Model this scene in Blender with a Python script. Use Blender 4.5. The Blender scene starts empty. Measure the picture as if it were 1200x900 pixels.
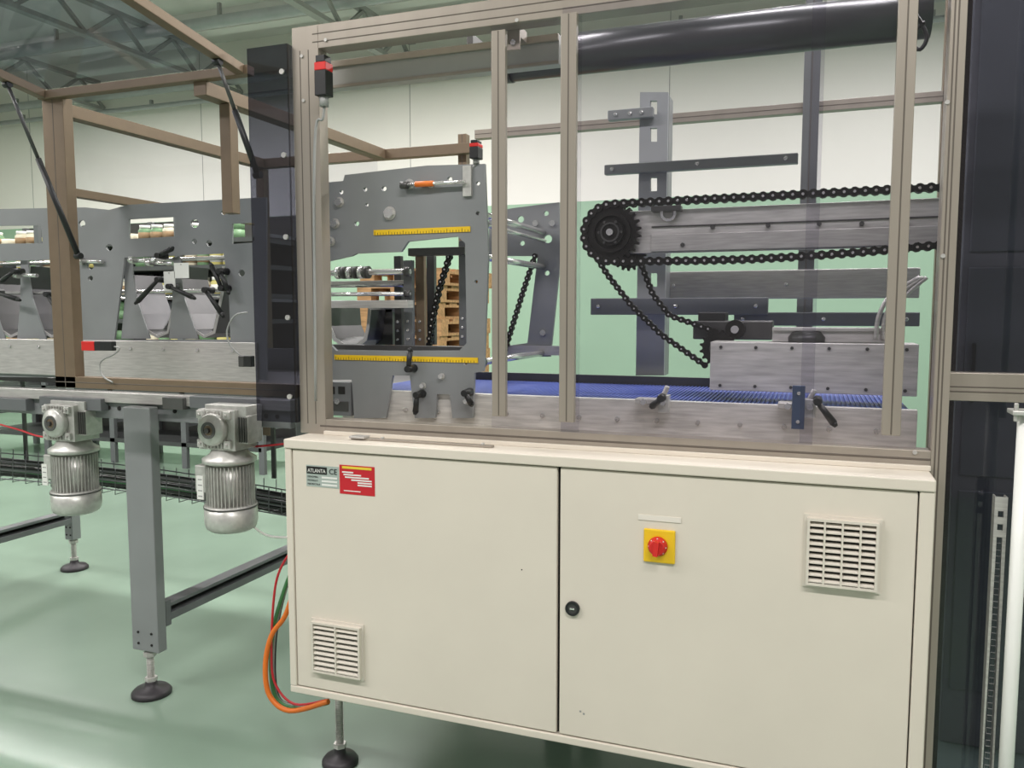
import bpy, bmesh, math, random
from mathutils import Vector, Matrix
random.seed(4)
C=bpy.context.scene.collection
# ------------------------------------------------------------ camera
CX,CY,CZ=1.454,-1.997,1.5; YAW=math.radians(20.3); PIT=math.radians(5.0); F=955.5
d_=Vector((-math.sin(YAW)*math.cos(PIT),math.cos(YAW)*math.cos(PIT),-math.sin(PIT)))
r_=Vector((math.cos(YAW),math.sin(YAW),0)); u_=r_.cross(d_)
O_=Vector((CX,CY,CZ))
cd=bpy.data.cameras.new('camera'); co=bpy.data.objects.new('camera',cd); C.objects.link(co)
co.location=O_; co.rotation_euler=(math.radians(90)-PIT,0,YAW)
cd.sensor_width=36; cd.lens=36*F/1200; cd.clip_start=.05; cd.clip_end=100
bpy.context.scene.camera=co
def ray(px,py): return d_*F+r_*(px-600)-u_*(py-450)
def P(px,py,Y):
    v=ray(px,py); return O_+v*((Y-CY)/v.y)
def XZ(px,py,Y):
    p=P(px,py,Y); return p.x,p.z
def onZ(px,py,z):
    v=ray(px,py); return O_+v*((z-CZ)/v.z)
# ------------------------------------------------------------ materials
def lin(c): return tuple(((x/255)/12.92 if x/255<=.04045 else ((x/255+.055)/1.055)**2.4) for x in c)
MATS={}
def mat(name,rgb,rough=.5,metal=0.,var=.06,scale=8.,stretch=None,emit=0,bump=0.,spec=.5):
    if name in MATS: return MATS[name]
    m=bpy.data.materials.new(name); m.use_nodes=True; nt=m.node_tree; b=nt.nodes['Principled BSDF']
    c=lin(rgb)
    tc=nt.nodes.new('ShaderNodeTexCoord'); mp=nt.nodes.new('ShaderNodeMapping'); nz=nt.nodes.new('ShaderNodeTexNoise')
    nz.inputs['Scale'].default_value=scale; nz.inputs['Detail'].default_value=4
    if stretch: mp.inputs['Scale'].default_value=stretch
    nt.links.new(tc.outputs['Object'],mp.inputs[0]); nt.links.new(mp.outputs[0],nz.inputs['Vector'])
    rp=nt.nodes.new('ShaderNodeValToRGB'); rp.color_ramp.elements[0].position=.3; rp.color_ramp.elements[1].position=.7
    rp.color_ramp.elements[0].color=tuple(x*(1-var) for x in c)+(1,)
    rp.color_ramp.elements[1].color=tuple(min(1,x*(1+var)) for x in c)+(1,)
    nt.links.new(nz.outputs[0],rp.inputs[0]); nt.links.new(rp.outputs[0],b.inputs['Base Color'])
    b.inputs['Roughness'].default_value=rough; b.inputs['Metallic'].default_value=metal
    b.inputs['Specular IOR Level'].default_value=spec
    if bump:
        bp=nt.nodes.new('ShaderNodeBump'); bp.inputs['Strength'].default_value=bump; bp.inputs['Distance'].default_value=.004
        nt.links.new(nz.outputs[0],bp.inputs['Height']); nt.links.new(bp.outputs[0],b.inputs['Normal'])
    if emit:
        b.inputs['Emission Color'].default_value=c+(1,); b.inputs['Emission Strength'].default_value=emit
    MATS[name]=m; return m
def glass(name,tint,refl=1.0,rough=.03):
    """thin tinted sheet: Fresnel reflection on outward faces only, tinted see-through"""
    if name in MATS: return MATS[name]
    m=bpy.data.materials.new(name); m.use_nodes=True; nt=m.node_tree; nt.nodes.clear()
    o=nt.nodes.new('ShaderNodeOutputMaterial'); t=nt.nodes.new('ShaderNodeBsdfTransparent'); g=nt.nodes.new('ShaderNodeBsdfGlossy')
    fr=nt.nodes.new('ShaderNodeFresnel'); fr.inputs[0].default_value=1.45; mu=nt.nodes.new('ShaderNodeMath'); mu.operation='MULTIPLY'; mu.inputs[1].default_value=refl
    ge=nt.nodes.new('ShaderNodeNewGeometry'); inv=nt.nodes.new('ShaderNodeMath'); inv.operation='SUBTRACT'; inv.inputs[0].default_value=1
    mu2=nt.nodes.new('ShaderNodeMath'); mu2.operation='MULTIPLY'; mu2.use_clamp=True
    nt.links.new(ge.outputs['Backfacing'],inv.inputs[1])
    mx=nt.nodes.new('ShaderNodeMixShader'); t.inputs[0].default_value=tint+(1,); g.inputs['Roughness'].default_value=rough
    nt.links.new(fr.outputs[0],mu.inputs[0]); nt.links.new(mu.outputs[0],mu2.inputs[0]); nt.links.new(inv.outputs[0],mu2.inputs[1])
    nt.links.new(mu2.outputs[0],mx.inputs[0]); nt.links.new(t.outputs[0],mx.inputs[1]); nt.links.new(g.outputs[0],mx.inputs[2]); nt.links.new(mx.outputs[0],o.inputs[0])
    MATS[name]=m; return m
CREAM=mat('cream_powder_coat',(214,205,192),.42,0,.03,3)
CREAM2=mat('cream_vent_plastic',(210,202,190),.5,0,.02)
GAP=mat('dark_gap',(22,20,18),.8)
BRONZE=mat('champagne_anodised',(156,147,136),.36,.3,.05,20,(1,1,.1))
BRONZED=mat('bronze_anodised_dark',(122,105,86),.4,.3,.05,20)
GROOVE=mat('profile_groove',(96,88,80),.6,.2)
GREY=mat('grey_paint',(134,136,137),.38,.1,.05,6)
GREYD=mat('grey_paint_dark',(106,108,110),.42,.1,.06,6)
LGREY=mat('bare_metal_plate',(205,202,197),.32,.3,.2,10,(1,1,10))
STEEL=mat('stainless_brushed',(190,187,183),.32,.35,.14,14,(1,1,12))
CHROME=mat('chromed_steel',(218,217,215),.18,.75,.03)
DSTEEL=mat('dark_steel',(78,77,76),.36,.4,.12,10)
BLACK=mat('black_plastic',(26,26,27),.45,0,.1)
CHAINM=mat('oiled_chain',(38,36,34),.35,.5,.25,60)
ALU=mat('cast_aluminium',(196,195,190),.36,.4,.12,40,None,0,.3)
ALUD=mat('cast_aluminium_dark',(92,92,90),.5,.4,.1)  # darker aluminium tone for hub rings, side ribs and small motor mounts
YEL=mat('yellow_plastic',(232,190,30),.4)
RED=mat('red_plastic',(205,38,34),.35)
STICK=mat('red_sticker',(190,30,42),.4)
WHITE=mat('white_plastic',(225,225,220),.4,0,.02)
OFFW=mat('faded_label',(223,216,206),.4,0,.02)
BLUE=mat('blue_belt',(50,64,134),.5,0,.25,120)
RUB=mat('rubber_foot',(48,44,48),.5,0,.2,10)
WOOD=mat('pallet_wood',(168,128,88),.7,0,.35,6,(1,8,8))
CARD=mat('cardboard',(160,132,100),.8,0,.1)
ORANGE=mat('orange_cable',(225,115,35),.45)
GREENC=mat('green_cable',(60,120,70),.45)
REDC=mat('red_hose',(190,40,50),.4)
GREYC=mat('grey_cable',(150,150,148),.5)
TXT=mat('black_ink',(20,20,20),.5)
G_CLEAR=glass('clear_polycarbonate',(.93,.93,.945),.9)
G_SMOKE=glass('smoked_polycarbonate',(.88,.875,.90),1.3)
G_SMOKE2=glass('smoked_polycarbonate_light',(.94,.935,.95),1.2)
G_DARK=glass('dark_smoked_acrylic',(.40,.405,.46),1.6,.06)
G_FLAP=glass('smoked_flap_acrylic',(.74,.755,.81),.9,.04)
# ------------------------------------------------------------ mesh accumulator
WL={}
class M:
    def __init__(s): s.bm=bmesh.new(); s.mats=[]
    def mi(s,m):
        if m not in s.mats: s.mats.append(m)
        return s.mats.index(m)
    def hexa(s,v,m):
        vs=[s.bm.verts.new(p) for p in v]; i=s.mi(m)
        for f in ((0,3,2,1),(4,5,6,7),(0,1,5,4),(1,2,6,5),(2,3,7,6),(3,0,4,7)):
            fc=s.bm.faces.new([vs[k] for k in f]); fc.material_index=i
    def box(s,x0,x1,y0,y1,z0,z1,m):
        x0,x1=sorted((x0,x1)); y0,y1=sorted((y0,y1)); z0,z1=sorted((z0,z1))
        s.hexa([(x0,y0,z0),(x1,y0,z0),(x1,y1,z0),(x0,y1,z0),(x0,y0,z1),(x1,y0,z1),(x1,y1,z1),(x0,y1,z1)],m)
    def pbox(s,a,b,c,e,Y,dp,m):
        """box whose front face lies on plane Y; corners surveyed"""
        x0=P(a,(b+e)/2,Y).x; x1=P(c,(b+e)/2,Y).x; mx=(a+c)/2
        z1=P(mx,b,Y).z; z0=P(mx,e,Y).z
        s.box(x0,x1,Y,Y+dp,z0,z1,m); return x0,x1,z0,z1
    def bar(s,p,q,w,h,m,up=Vector((0,0,1))):
        p=Vector(p);q=Vector(q);t=(q-p).normalized()
        a=t.cross(up)
        if a.length<1e-4: a=t.cross(Vector((0,1,0)))
        a.normalize(); b=a.cross(t).normalized(); a*=w/2; b*=h/2
        s.hexa([p-a-b,p+a-b,p+a+b,p-a+b,q-a-b,q+a-b,q+a+b,q-a+b],m)
    def cyl(s,p,q,r,m,seg=20,r2=None,cap=True):
        p=Vector(p);q=Vector(q);t=(q-p).normalized(); a=t.orthogonal().normalized(); b=t.cross(a); r2=r if r2 is None else r2; i=s.mi(m)
        A=[];B=[]
        for k in range(seg):
            an=2*math.pi*k/seg; o=a*math.cos(an)+b*math.sin(an)
            A.append(s.bm.verts.new(p+o*r)); B.append(s.bm.verts.new(q+o*r2))
        for k in range(seg):
            f=s.bm.faces.new([A[k],A[(k+1)%seg],B[(k+1)%seg],B[k]]); f.material_index=i; f.smooth=seg>6
        if cap:
            f=s.bm.faces.new(A[::-1]); f.material_index=i; f=s.bm.faces.new(B); f.material_index=i
    def ring(s,p,q,r,ri,m,seg=24):
        p=Vector(p);q=Vector(q);t=(q-p).normalized(); a=t.orthogonal().normalized(); b=t.cross(a); i=s.mi(m); R=[]
        for (c,rr) in ((p,r),(q,r),(q,ri),(p,ri)):
            R.append([s.bm.verts.new(c+(a*math.cos(2*math.pi*k/seg)+b*math.sin(2*math.pi*k/seg))*rr) for k in range(seg)])
        for j in range(4):
            for k in range(seg):
                f=s.bm.faces.new([R[j][k],R[j][(k+1)%seg],R[(j+1)%4][(k+1)%seg],R[(j+1)%4][k]]); f.material_index=i; f.smooth=j in(0,2)
    def tube(s,pts,r,m,seg=8,sm=4):
        pts=[Vector(p) for p in pts]
        if sm and len(pts)>2:
            out=[]
            for i in range(len(pts)-1):
                p0=pts[max(i-1,0)];p1=pts[i];p2=pts[i+1];p3=pts[min(i+2,len(pts)-1)]
                for k in range(sm):
                    t=k/sm
                    out.append(.5*((2*p1)+(p2-p0)*t+(2*p0-5*p1+4*p2-p3)*t*t+(3*p1-p0-3*p2+p3)*t**3))
            out.append(pts[-1]); pts=out
        i=s.mi(m); rings=[]; a=None
        for k,p in enumerate(pts):
            t=(pts[min(k+1,len(pts)-1)]-pts[max(k-1,0)]).normalized()
            if a is None: a=t.orthogonal().normalized()
            a=(a-t*a.dot(t)); a=a.normalized() if a.length>1e-5 else t.orthogonal().normalized()
            b=t.cross(a)
            rings.append([s.bm.verts.new(p+(a*math.cos(2*math.pi*j/seg)+b*math.sin(2*math.pi*j/seg))*r) for j in range(seg)])
        for k in range(len(rings)-1):
            for j in range(seg):
                f=s.bm.faces.new([rings[k][j],rings[k][(j+1)%seg],rings[k+1][(j+1)%seg],rings[k+1][j]]); f.material_index=i; f.smooth=True
        for q in (rings[0][::-1],rings[-1]):
            f=s.bm.faces.new(q); f.material_index=i
    def lathe(s,base,prof,m,seg=28,axis=Vector((0,0,1))):
        base=Vector(base); a=axis.orthogonal().normalized(); b=axis.cross(a); i=s.mi(m); R=[]
        for (r,h) in prof:
            R.append([s.bm.verts.new(base+axis*h+(a*math.cos(2*math.pi*k/seg)+b*math.sin(2*math.pi*k/seg))*max(r,1e-4)) for k in range(seg)])
        for j in range(len(R)-1):
            for k in range(seg):
                f=s.bm.faces.new([R[j][k],R[j][(k+1)%seg],R[j+1][(k+1)%seg],R[j+1][k]]); f.material_index=i; f.smooth=True
        f=s.bm.faces.new(R[0][::-1]); f.material_index=i; f=s.bm.faces.new(R[-1]); f.material_index=i
    def prism(s,pts,off,m):
        off=Vector(off); i=s.mi(m); A=[s.bm.verts.new(Vector(p)) for p in pts]; B=[s.bm.verts.new(Vector(p)+off) for p in pts]; n=len(A)
        f=s.bm.faces.new(A[::-1]); f.material_index=i; f=s.bm.faces.new(B); f.material_index=i
        for k in range(n):
            f=s.bm.faces.new([A[k],A[(k+1)%n],B[(k+1)%n],B[k]]); f.material_index=i
    def _merge(s,me,m):
        i=s.mi(m); n=len(s.bm.faces); s.bm.from_mesh(me); s.bm.faces.ensure_lookup_table()
        for f in s.bm.faces[n:]: f.material_index=i; f.smooth=False
    def plate(s,outer,holes,Y,th,m):
        """flat plate with cut-outs, loops are (X,Z)"""
        cu=bpy.data.curves.new('tmp','CURVE'); cu.dimensions='2D'; cu.fill_mode='BOTH'; cu.extrude=th/2
        for lp in [outer]+holes:
            sp=cu.splines.new('POLY'); sp.points.add(len(lp)-1)
            for k,(x,z) in enumerate(lp): sp.points[k].co=(x,z,0,1)
            sp.use_cyclic_u=True
        ob=bpy.data.objects.new('tmp',cu); C.objects.link(ob)
        bpy.context.view_layer.update()
        me=bpy.data.meshes.new_from_object(ob.evaluated_get(bpy.context.evaluated_depsgraph_get()))
        me.transform(Matrix.Translation((0,Y+th/2,0))@Matrix.Rotation(math.radians(90),4,'X'))
        s._merge(me,m)
        bpy.data.objects.remove(ob); bpy.data.curves.remove(cu); bpy.data.meshes.remove(me)
    def text(s,st,X,Z,Y,size,m,al='LEFT',width=None):
        cu=bpy.data.curves.new('tmp','FONT'); cu.body=st; cu.size=size; cu.extrude=.0002; cu.align_x=al; cu.resolution_u=2
        ob=bpy.data.objects.new('tmp',cu); C.objects.link(ob); bpy.context.view_layer.update()
        me=bpy.data.meshes.new_from_object(ob.evaluated_get(bpy.context.evaluated_depsgraph_get()))
        if width:
            w=max(v.co.x for v in me.vertices)-min(v.co.x for v in me.vertices); me.transform(Matrix.Diagonal((width/w,1,1,1)))
        me.transform(Matrix.Translation((X,Y,Z))@Matrix.Rotation(math.radians(90),4,'X'))
        s._merge(me,m)
        bpy.data.objects.remove(ob); bpy.data.curves.remove(cu); bpy.data.meshes.remove(me)
    def obj(s,name,parent=None,bevel=0,label=None):
        bmesh.ops.recalc_face_normals(s.bm,faces=s.bm.faces[:])
        me=bpy.data.meshes.new(name); s.bm.to_mesh(me); s.bm.free()
        for m in s.mats: me.materials.append(m)
        xs=[v.co for v in me.vertices]
        lo=Vector([min(v[i] for v in xs) for i in range(3)]); hi=Vector([max(v[i] for v in xs) for i in range(3)])
        c=(lo+hi)/2
        if parent is None: c.z=lo.z
        me.transform(Matrix.Translation(-c)); o=bpy.data.objects.new(name,me); C.objects.link(o); o.location=c
        if bevel:
            b=o.modifiers.new('bevel','BEVEL'); b.width=bevel; b.segments=2; b.limit_method='ANGLE'; b.angle_limit=math.radians(50)
        if parent is not None:
            o.parent=parent
            o.matrix_parent_inverse=Matrix.Translation(-Vector(WL[parent.name]))
        WL[o.name]=tuple(c)
        if label: o['label']=label
        return o
def thing(name,label,cat,loc,group=None,ob=None):
    e=ob or bpy.data.objects.new(name,None)
    if ob is None:
        C.objects.link(e); e.location=loc; e.empty_display_size=.05; WL[e.name]=tuple(loc)
    e['label']=label; e['category']=cat
    if group: e['group']=group
    return e
def single(m,name,label,cat,group=None,bevel=0):
    return thing(name,label,cat,None,group,m.obj(name,None,bevel))
def copy_thing(e,delta,label=None):
    delta=Vector(delta)
    n=e.copy(); C.objects.link(n); n.location=e.location+delta; WL[n.name]=tuple(n.location)
    if label: n['label']=label
    def rec(a,b):
        for ch in list(a.children):
            k=ch.copy(); C.objects.link(k); k.parent=b
            k.matrix_parent_inverse=ch.matrix_parent_inverse.copy()
            rec(ch,k)
    rec(e,n)
    return n
def struct(m,name,bevel=0):
    o=m.obj(name,None,bevel); o['kind']='structure'; return o
def bolts(parent,pts,y0,dy,r,mt,seg=10,name='bolt'):
    """individual screws along -Y on a plate; pts are (X,Z)"""
    for (x,z) in pts:
        m=M(); m.cyl((x,y0,z),(x,y0-dy,z),r,mt,seg); m.obj(name,parent)
# ------------------------------------------------------------ room
FLOOR=mat('green_epoxy_floor',(128,148,132),.22,0,.10,1.2,None,0,0.02,.5)
WALLW=mat('white_wall_panel',(230,227,220),.6,0,.02,1)
WALLG=mat('green_wall_paint',(154,184,158),.6,0,.03,1)
CEIL=mat('ceiling_grey',(212,210,207),.7,0,.03,1)
WY=8.0
m=M(); m.box(-12,7,-5,WY+.2,-.1,0,FLOOR); struct(m,'floor')
zg=P(640,238,WY).z
m=M(); m.box(-12,7,WY,WY+.2,0,zg,WALLG); m.box(-12,7,WY,WY+.2,zg,5.4,WALLW)
for i in range(5): m.box(-10.6+i*3.45,-10.592+i*3.45,WY-.003,WY,zg,5.4,GREYC)
struct(m,'wall_back')
m=M(); m.box(-12.2,-12,-5,WY+.2,0,zg,WALLG); m.box(-12.2,-12,-5,WY+.2,zg,5.4,WALLW); struct(m,'wall_left')
m=M(); m.box(7,7.2,-5,WY+.2,0,zg,WALLG); m.box(7,7.2,-5,WY+.2,zg,5.4,WALLW); struct(m,'wall_right')
m=M(); m.box(-12.2,7.2,-5,WY+.2,5.4,5.5,CEIL)
for i in range(5): m.box(-12,7,-3.5+i*2.6,-3.3+i*2.6,5.15,5.4,CEIL)
struct(m,'ceiling')
LAMP=mat('lamp_diffuser',(255,252,246),.5,0,0,1,None,9)
def luminaire(x,y):
    b=(x,y,5.0); e=thing('ceiling_luminaire','long white fluorescent luminaire hanging below the ceiling','ceiling lamp',b,'fluorescent ceiling luminaires')
    m=M(); m.box(x-.75,x+.75,y-.09,y+.09,5.03,5.1,WHITE); m.obj('housing',e,.005)
    for s in (-1,1):
        m=M(); m.box(x+s*.59-.01,x+s*.59+.01,y-.01,y+.01,5.1,5.4,WHITE); m.obj('hanger',e)
        m=M(); m.cyl((x-.72,y+s*.045,5.015),(x+.72,y+s*.045,5.015),.016,LAMP,10); m.obj('fluorescent_tube',e)
    return e
L0=luminaire(-8,-2.2)
for i in range(4):
    for j in range(3):
        if i or j: copy_thing(L0,(i*4.2,j*3.4,0))
for k,(y,z,r) in enumerate(((7.7,4.75,.06),(7.8,4.55,.035),(6.2,4.95,.07))):
    m=M(); m.cyl((-11.5,y,z),(6.5,y,z),r,mat('pale_pipe',(176,178,180),.4,.2),16); 
    for q in range(7): m.box(-10.5+q*2.6,-10.46+q*2.6,y-.02,y+.02,z,5.16 if y<7 else z+r+.06,GREYC)
    single(m,'ceiling_pipe','pale grey pipe running along the wall below the ceiling','pipe','pipes below the ceiling')
for k,x in enumerate((-9.0,-6.4,-3.6)):
    m=M()
    m.box(x-.05,x+.05,-4.8,7.9,5.0,5.05,GREYC); m.box(x-.05,x+.05,-4.8,7.9,4.62,4.67,GREYC)
    for q in range(14):
        y=-4.6+q*.9; m.bar((x,y,4.66),(x,y+.45,5.01),.04,.04,GREYC); m.bar((x,y+.45,5.01),(x,y+.9,4.66),.04,.04,GREYC)
    single(m,'roof_truss','grey steel lattice truss below the ceiling','roof truss','steel roof trusses')
def area(x,y,z,sx,sy,e,rot=(0,0,0),c=(1,.962,.95)):
    l=bpy.data.lights.new('area','AREA'); l.shape='RECTANGLE'; l.size=sx; l.size_y=sy; l.energy=e; l.color=c
    o=bpy.data.objects.new('area_light',l); C.objects.link(o); o.location=(x,y,z); o.rotation_euler=rot
for x in (-7.5,-2.5,2.5): 
    for y,e in ((-2.8,195),(1.2,160),(5.0,220)): area(x,y,4.55,3,.3,e)
w=bpy.data.worlds.new('world'); bpy.context.scene.world=w; w.use_nodes=True; w.node_tree.nodes['Background'].inputs[0].default_value=(.95,.93,.91,1); w.node_tree.nodes['Background'].inputs[1].default_value=.38
# ------------------------------------------------------------ electrical cabinet
W=1.718; Z0,Z1=.357,1.13
cab=thing('electrical_cabinet','cream powder-coated electrical cabinet with two doors under the guard','electrical cabinet',(W/2,.19,0))
dlx0=P(345,660,0).x; dlx1=P(652,700,0).x; drx0=P(655.5,700,0).x; drx1=P(1071,700,0).x
dz1=P(652,548,0).z; dz0=P(347,803,0).z
m=M(); m.box(0,W,.022,.37,Z0,Z1,CREAM)
m.box(0,W,-.004,.022,dz1+.003,Z1,CREAM); m.box(0,W,0,.022,Z0,dz0-.003,CREAM)
m.box(0,dlx0-.003,0,.022,dz0-.003,dz1+.003,CREAM); m.box(drx1+.003,W,0,.022,dz0-.003,dz1+.003,CREAM)
m.obj('body',cab,.003)
m=M(); m.box(dlx0-.003,drx1+.003,.018,.0225,dz0-.003,dz1+.003,GAP); m.obj('door_seal',cab)
m=M(); m.box(dlx0,dlx1,.003,.018,dz0,dz1,CREAM); dl=m.obj('door',cab,.003)
m=M(); m.box(drx0,drx1,.003,.018,dz0,dz1,CREAM); dr=m.obj('door',cab,.003)
def vent(a,b,c,e,parent,rows,cols):
    x0,_=XZ(a,(b+e)/2,0); x1,_=XZ(c,(b+e)/2,0); z0=P((a+c)/2,e,0).z; z1=P((a+c)/2,b,0).z
    m=M(); fr=.006
    m.box(x0-.007,x1+.007,-.001,.004,z0-.007,z1+.007,CREAM2)
    m.box(x0+fr,x1-fr,-.002,-.001,z0+fr,z1-fr,GAP)
    for q in ((x0,x0+fr,z0,z1),(x1-fr,x1,z0,z1),(x0+fr,x1-fr,z0,z0+fr),(x0+fr,x1-fr,z1-fr,z1)): m.box(q[0],q[1],-.014,-.001,q[2],q[3],CREAM2)
    h=(z1-z0-2*fr)/rows
    for k in range(rows):
        z=z0+fr+h*(k+.5)
        m.prism([(x0+fr,-.004,z+h*.2),(x0+fr,-.013,z-h*.18),(x0+fr,-.013,z-h*.34),(x0+fr,-.004,z+h*.04)],(x1-x0-2*fr,0,0),CREAM2)
    for k in range(1,cols):
        x=x0+(x1-x0)*k/cols; m.box(x-.0022,x+.0022,-.0135,-.002,z0+fr,z1-fr,CREAM2)
    m.obj('vent_grille',parent)
vent(368,731,424,790,dl,9,2); vent(945,609,1029,688,dr,10,4)
NP=mat('nameplate_silver',(176,186,180),.4,.3)
m=M(); x0,x1,z0,z1=m.pbox(359,546,397,571,.002,.002,NP)
w_=x1-x0; h_=z1-z0
m.box(x0+.002,x0+w_*.64,.0012,.003,z1-h_*.40,z1-h_*.06,TXT)
m.text('ATLANTA',x0+w_*.05,z1-h_*.33,.001,h_*.25,WHITE,'LEFT',w_*.55)
m.text('CE',x0+w_*.70,z1-h_*.36,.001,h_*.36,TXT,'LEFT',w_*.24)
for k,s in enumerate(('DENOMIN.','MODELLO','MATRICOLA')):
    m.text(s,x0+w_*.04,z1-h_*(.58+.17*k),.0015,h_*.12,TXT); m.box(x0+w_*.48,x0+w_*.95,.0012,.002,z1-h_*(.585+.17*k),z1-h_*(.50+.17*k),WHITE)
m.obj('nameplate',dl,0,'silver maker nameplate with black lettering')
m=M(); x0,x1,z0,z1=m.pbox(398,546,439,580,.002,.002,STICK); w_=x1-x0;h_=z1-z0
m.box(x0+w_*.08,x1-w_*.08,.0012,.002,z1-h_*.12,z1-h_*.04,mat('sticker_yellow',(225,200,60),.4))
for k,(a,b) in enumerate(((.08,.40),(.12,.62),(.16,.84),(.34,.92),(.52,.92),(.52,.92))):
    z=z1-h_*(.24+.085*k); m.box(x0+w_*a,x0+w_*b,.0012,.002,z-h_*.028,z+h_*.02,WHITE)
m.box(x0+w_*.12,x0+w_*.6,.0012,.002,z0+h_*.1,z0+h_*.13,WHITE)
m.obj('warning_sticker',dl,0,'red sticker with white stripes')
m=M(); m.pbox(754,621,791,660,-.004,.008,YEL); c=P(771,640,-.004); m.obj('switch_plate',dr,.003,'yellow isolator switch plate')
m=M(); m.lathe((c.x,-.004,c.z),[(.0245,0),(.0245,.006),(.02,.010),(.02,.018),(.017,.02)],RED,28,Vector((0,-1,0)))
m.bar((c.x-.002,-.03,c.z-.018),(c.x+.002,-.03,c.z+.018),.012,.014,RED,Vector((0,1,0)))
for a in range(8):
    an=a*math.pi/4; m.box(c.x+math.cos(an)*.021-.0015,c.x+math.cos(an)*.021+.0015,-.0145,-.009,c.z+math.sin(an)*.021-.001,c.z+math.sin(an)*.021+.001,WHITE)
m.obj('rotary_switch_knob',dr,0,'red rotary switch knob')
m=M(); m.pbox(748,605,798,611,.001,.003,OFFW); m.obj('label_strip',dr)
c=P(671,713,0); m=M(); m.ring((c.x,.003,c.z),(c.x,-.005,c.z),.019,.013,BLACK); m.cyl((c.x,.003,c.z),(c.x,-.002,c.z),.0135,DSTEEL); m.box(c.x-.006,c.x+.006,-.006,-.002,c.z-.002,c.z+.002,CHROME); m.obj('door_lock',dr,0,'black round door lock')
for q in ((680,834),(684,837)): 
    p=P(q[0],q[1],0); m=M(); m.box(p.x-.003,p.x+.002,.0024,.0034,p.z-.003,p.z+.002,GREYC); m.obj('paint_scuff',dr)
p=P(611,668,0); m=M(); m.cyl((p.x,.0034,p.z),(p.x,.0026,p.z),.002,GAP,8); m.obj('paint_scuff',dl)
def leveling_foot(x,y,ztop,par,r=.06,rs=.012):
    m=M(); m.lathe((x,y,0),[(r,0),(r,.012),(r*.85,.024),(r*.35,.032),(r*.3,.05),(rs*1.6,.055)],RUB)
    m.obj('foot_pad',par)
    m=M(); m.cyl((x,y,.05),(x,y,ztop),rs,STEEL,12)
    z=.055
    while z<ztop-.01: m.ring((x,y,z),(x,y,z+.003),rs+.0015,rs-.002,STEEL,12); z+=.007
    m.cyl((x,y,ztop-.025),(x,y,ztop-.008),rs*1.9,STEEL,6); m.cyl((x,y,.055),(x,y,.07),rs*1.8,STEEL,6)
    m.obj('threaded_stem',par)
leveling_foot(.01,.25,Z0,cab); leveling_foot(W-.08,.25,Z0,cab)
m=M(); a=P(412,509,.06); b=P(577,517,.06)
m.box(a.x,b.x,.055,.075,Z1,Z1+.006,BRONZE); m.box(a.x+.0,a.x+.05,.045,.08,Z1+.006,Z1+.012,STEEL); m.cyl((a.x+.1,.065,Z1+.006),(a.x+.1,.065,Z1+.012),.006,STEEL,6); m.cyl((b.x-.03,.065,Z1+.006),(b.x-.03,.065,Z1+.012),.006,STEEL,6)
m.obj('cover_latch',cab,.001)
# ------------------------------------------------------------ main guard enclosure
YF=.12
def X(px,Y,py=270): return P(px,py,Y).x
def profv(m,x0,x1,y0,y1,z0,z1,mt=BRONZE):
    m.box(x0,x1,y0,y1,z0,z1,mt); c=(x0+x1)/2; m.box(c-.002,c+.002,y0-.0008,y0+.002,z0+.002,z1-.002,GROOVE)
def profh(m,x0,x1,y0,y1,z0,z1,mt=BRONZE):
    m.box(x0,x1,y0,y1,z0,z1,mt); c=(z0+z1)/2; m.box(x0+.002,x1-.002,y0-.0008,y0+.002,c-.002,c+.002,GROOVE)
gx0=X(347,YF); gx0b=X(377,YF); gx1=max(X(1084,YF),W+.002); gx1b=X(1122,YF)
zt1=P(348,32,YF).z; zt0=P(362,58,YF).z; zb0=Z1; zb1=P(700,508,YF).z
gd=thing('machine_guard_enclosure','champagne aluminium framed machine guard with polycarbonate sliding windows','machine guard',((gx0+gx1b)/2,YF,0))
m=M(); m.box(gx0,gx0b,YF,YF+.045,zb0,zt1,BRONZE)
for q in (.30,.62): x=gx0+(gx0b-gx0)*q; m.box(x-.002,x+.002,YF-.0008,YF+.002,zb0+.03,zt0,GROOVE)
m.obj('post',gd,.003)
m=M(); m.box(gx1,gx1b,YF,YF+.06,0,zt1+.1,BRONZE)
for q in (.25,.5): x=gx1+(gx1b-gx1)*q; m.box(x-.002,x+.002,YF-.0008,YF+.002,.02,zt1,GROOVE)
m.obj('post',gd,.003)
m=M(); m.box(gx0b,gx1,YF,YF+.06,zt0,zt1,BRONZE)
for q in (.28,.62): z=zt0+(zt1-zt0)*q; m.box(gx0b-.02,gx1,YF-.0008,YF+.002,z-.002,z+.002,GROOVE)
m.obj('rail',gd,.003)
m=M(); m.box(gx0b,gx1,YF,YF+.05,zb0,zb1,BRONZE)
z=zb0+(zb1-zb0)*.55; m.box(gx0b-.02,gx1,YF-.0008,YF+.002,z-.003,z+.003,GROOVE)
m.box(gx0b,gx1,YF-.012,YF,zb0,zb0+.012,CREAM)
m.obj('rail',gd,.002)
def mull(a,c,ytop,ybot,yf):
    m=M(); py=(max(ytop,0)+ybot)/2; x0=P(a,py,yf).x; x1=P(c,py,yf).x; z0=P((a+c)/2,ybot,yf).z; z1=min(P((a+c)/2,ytop,yf).z,zt1)
    profv(m,x0,x1,yf,yf+.018,z0,z1); m.obj('window_handle_profile',gd,.002); return x0,x1,z0,z1
a1=mull(576,592,35,488,YF-.012); a2=mull(656,674,15,495,YF-.022); a3=mull(1043,1066,-60,511,YF-.012)
def pane(x0,x1,z0,z1,y,mt,lab):
    m=M(); m.box(x0,x1,y,y+.005,z0,z1,mt); m.obj('window_pane',gd,0,lab)
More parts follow.
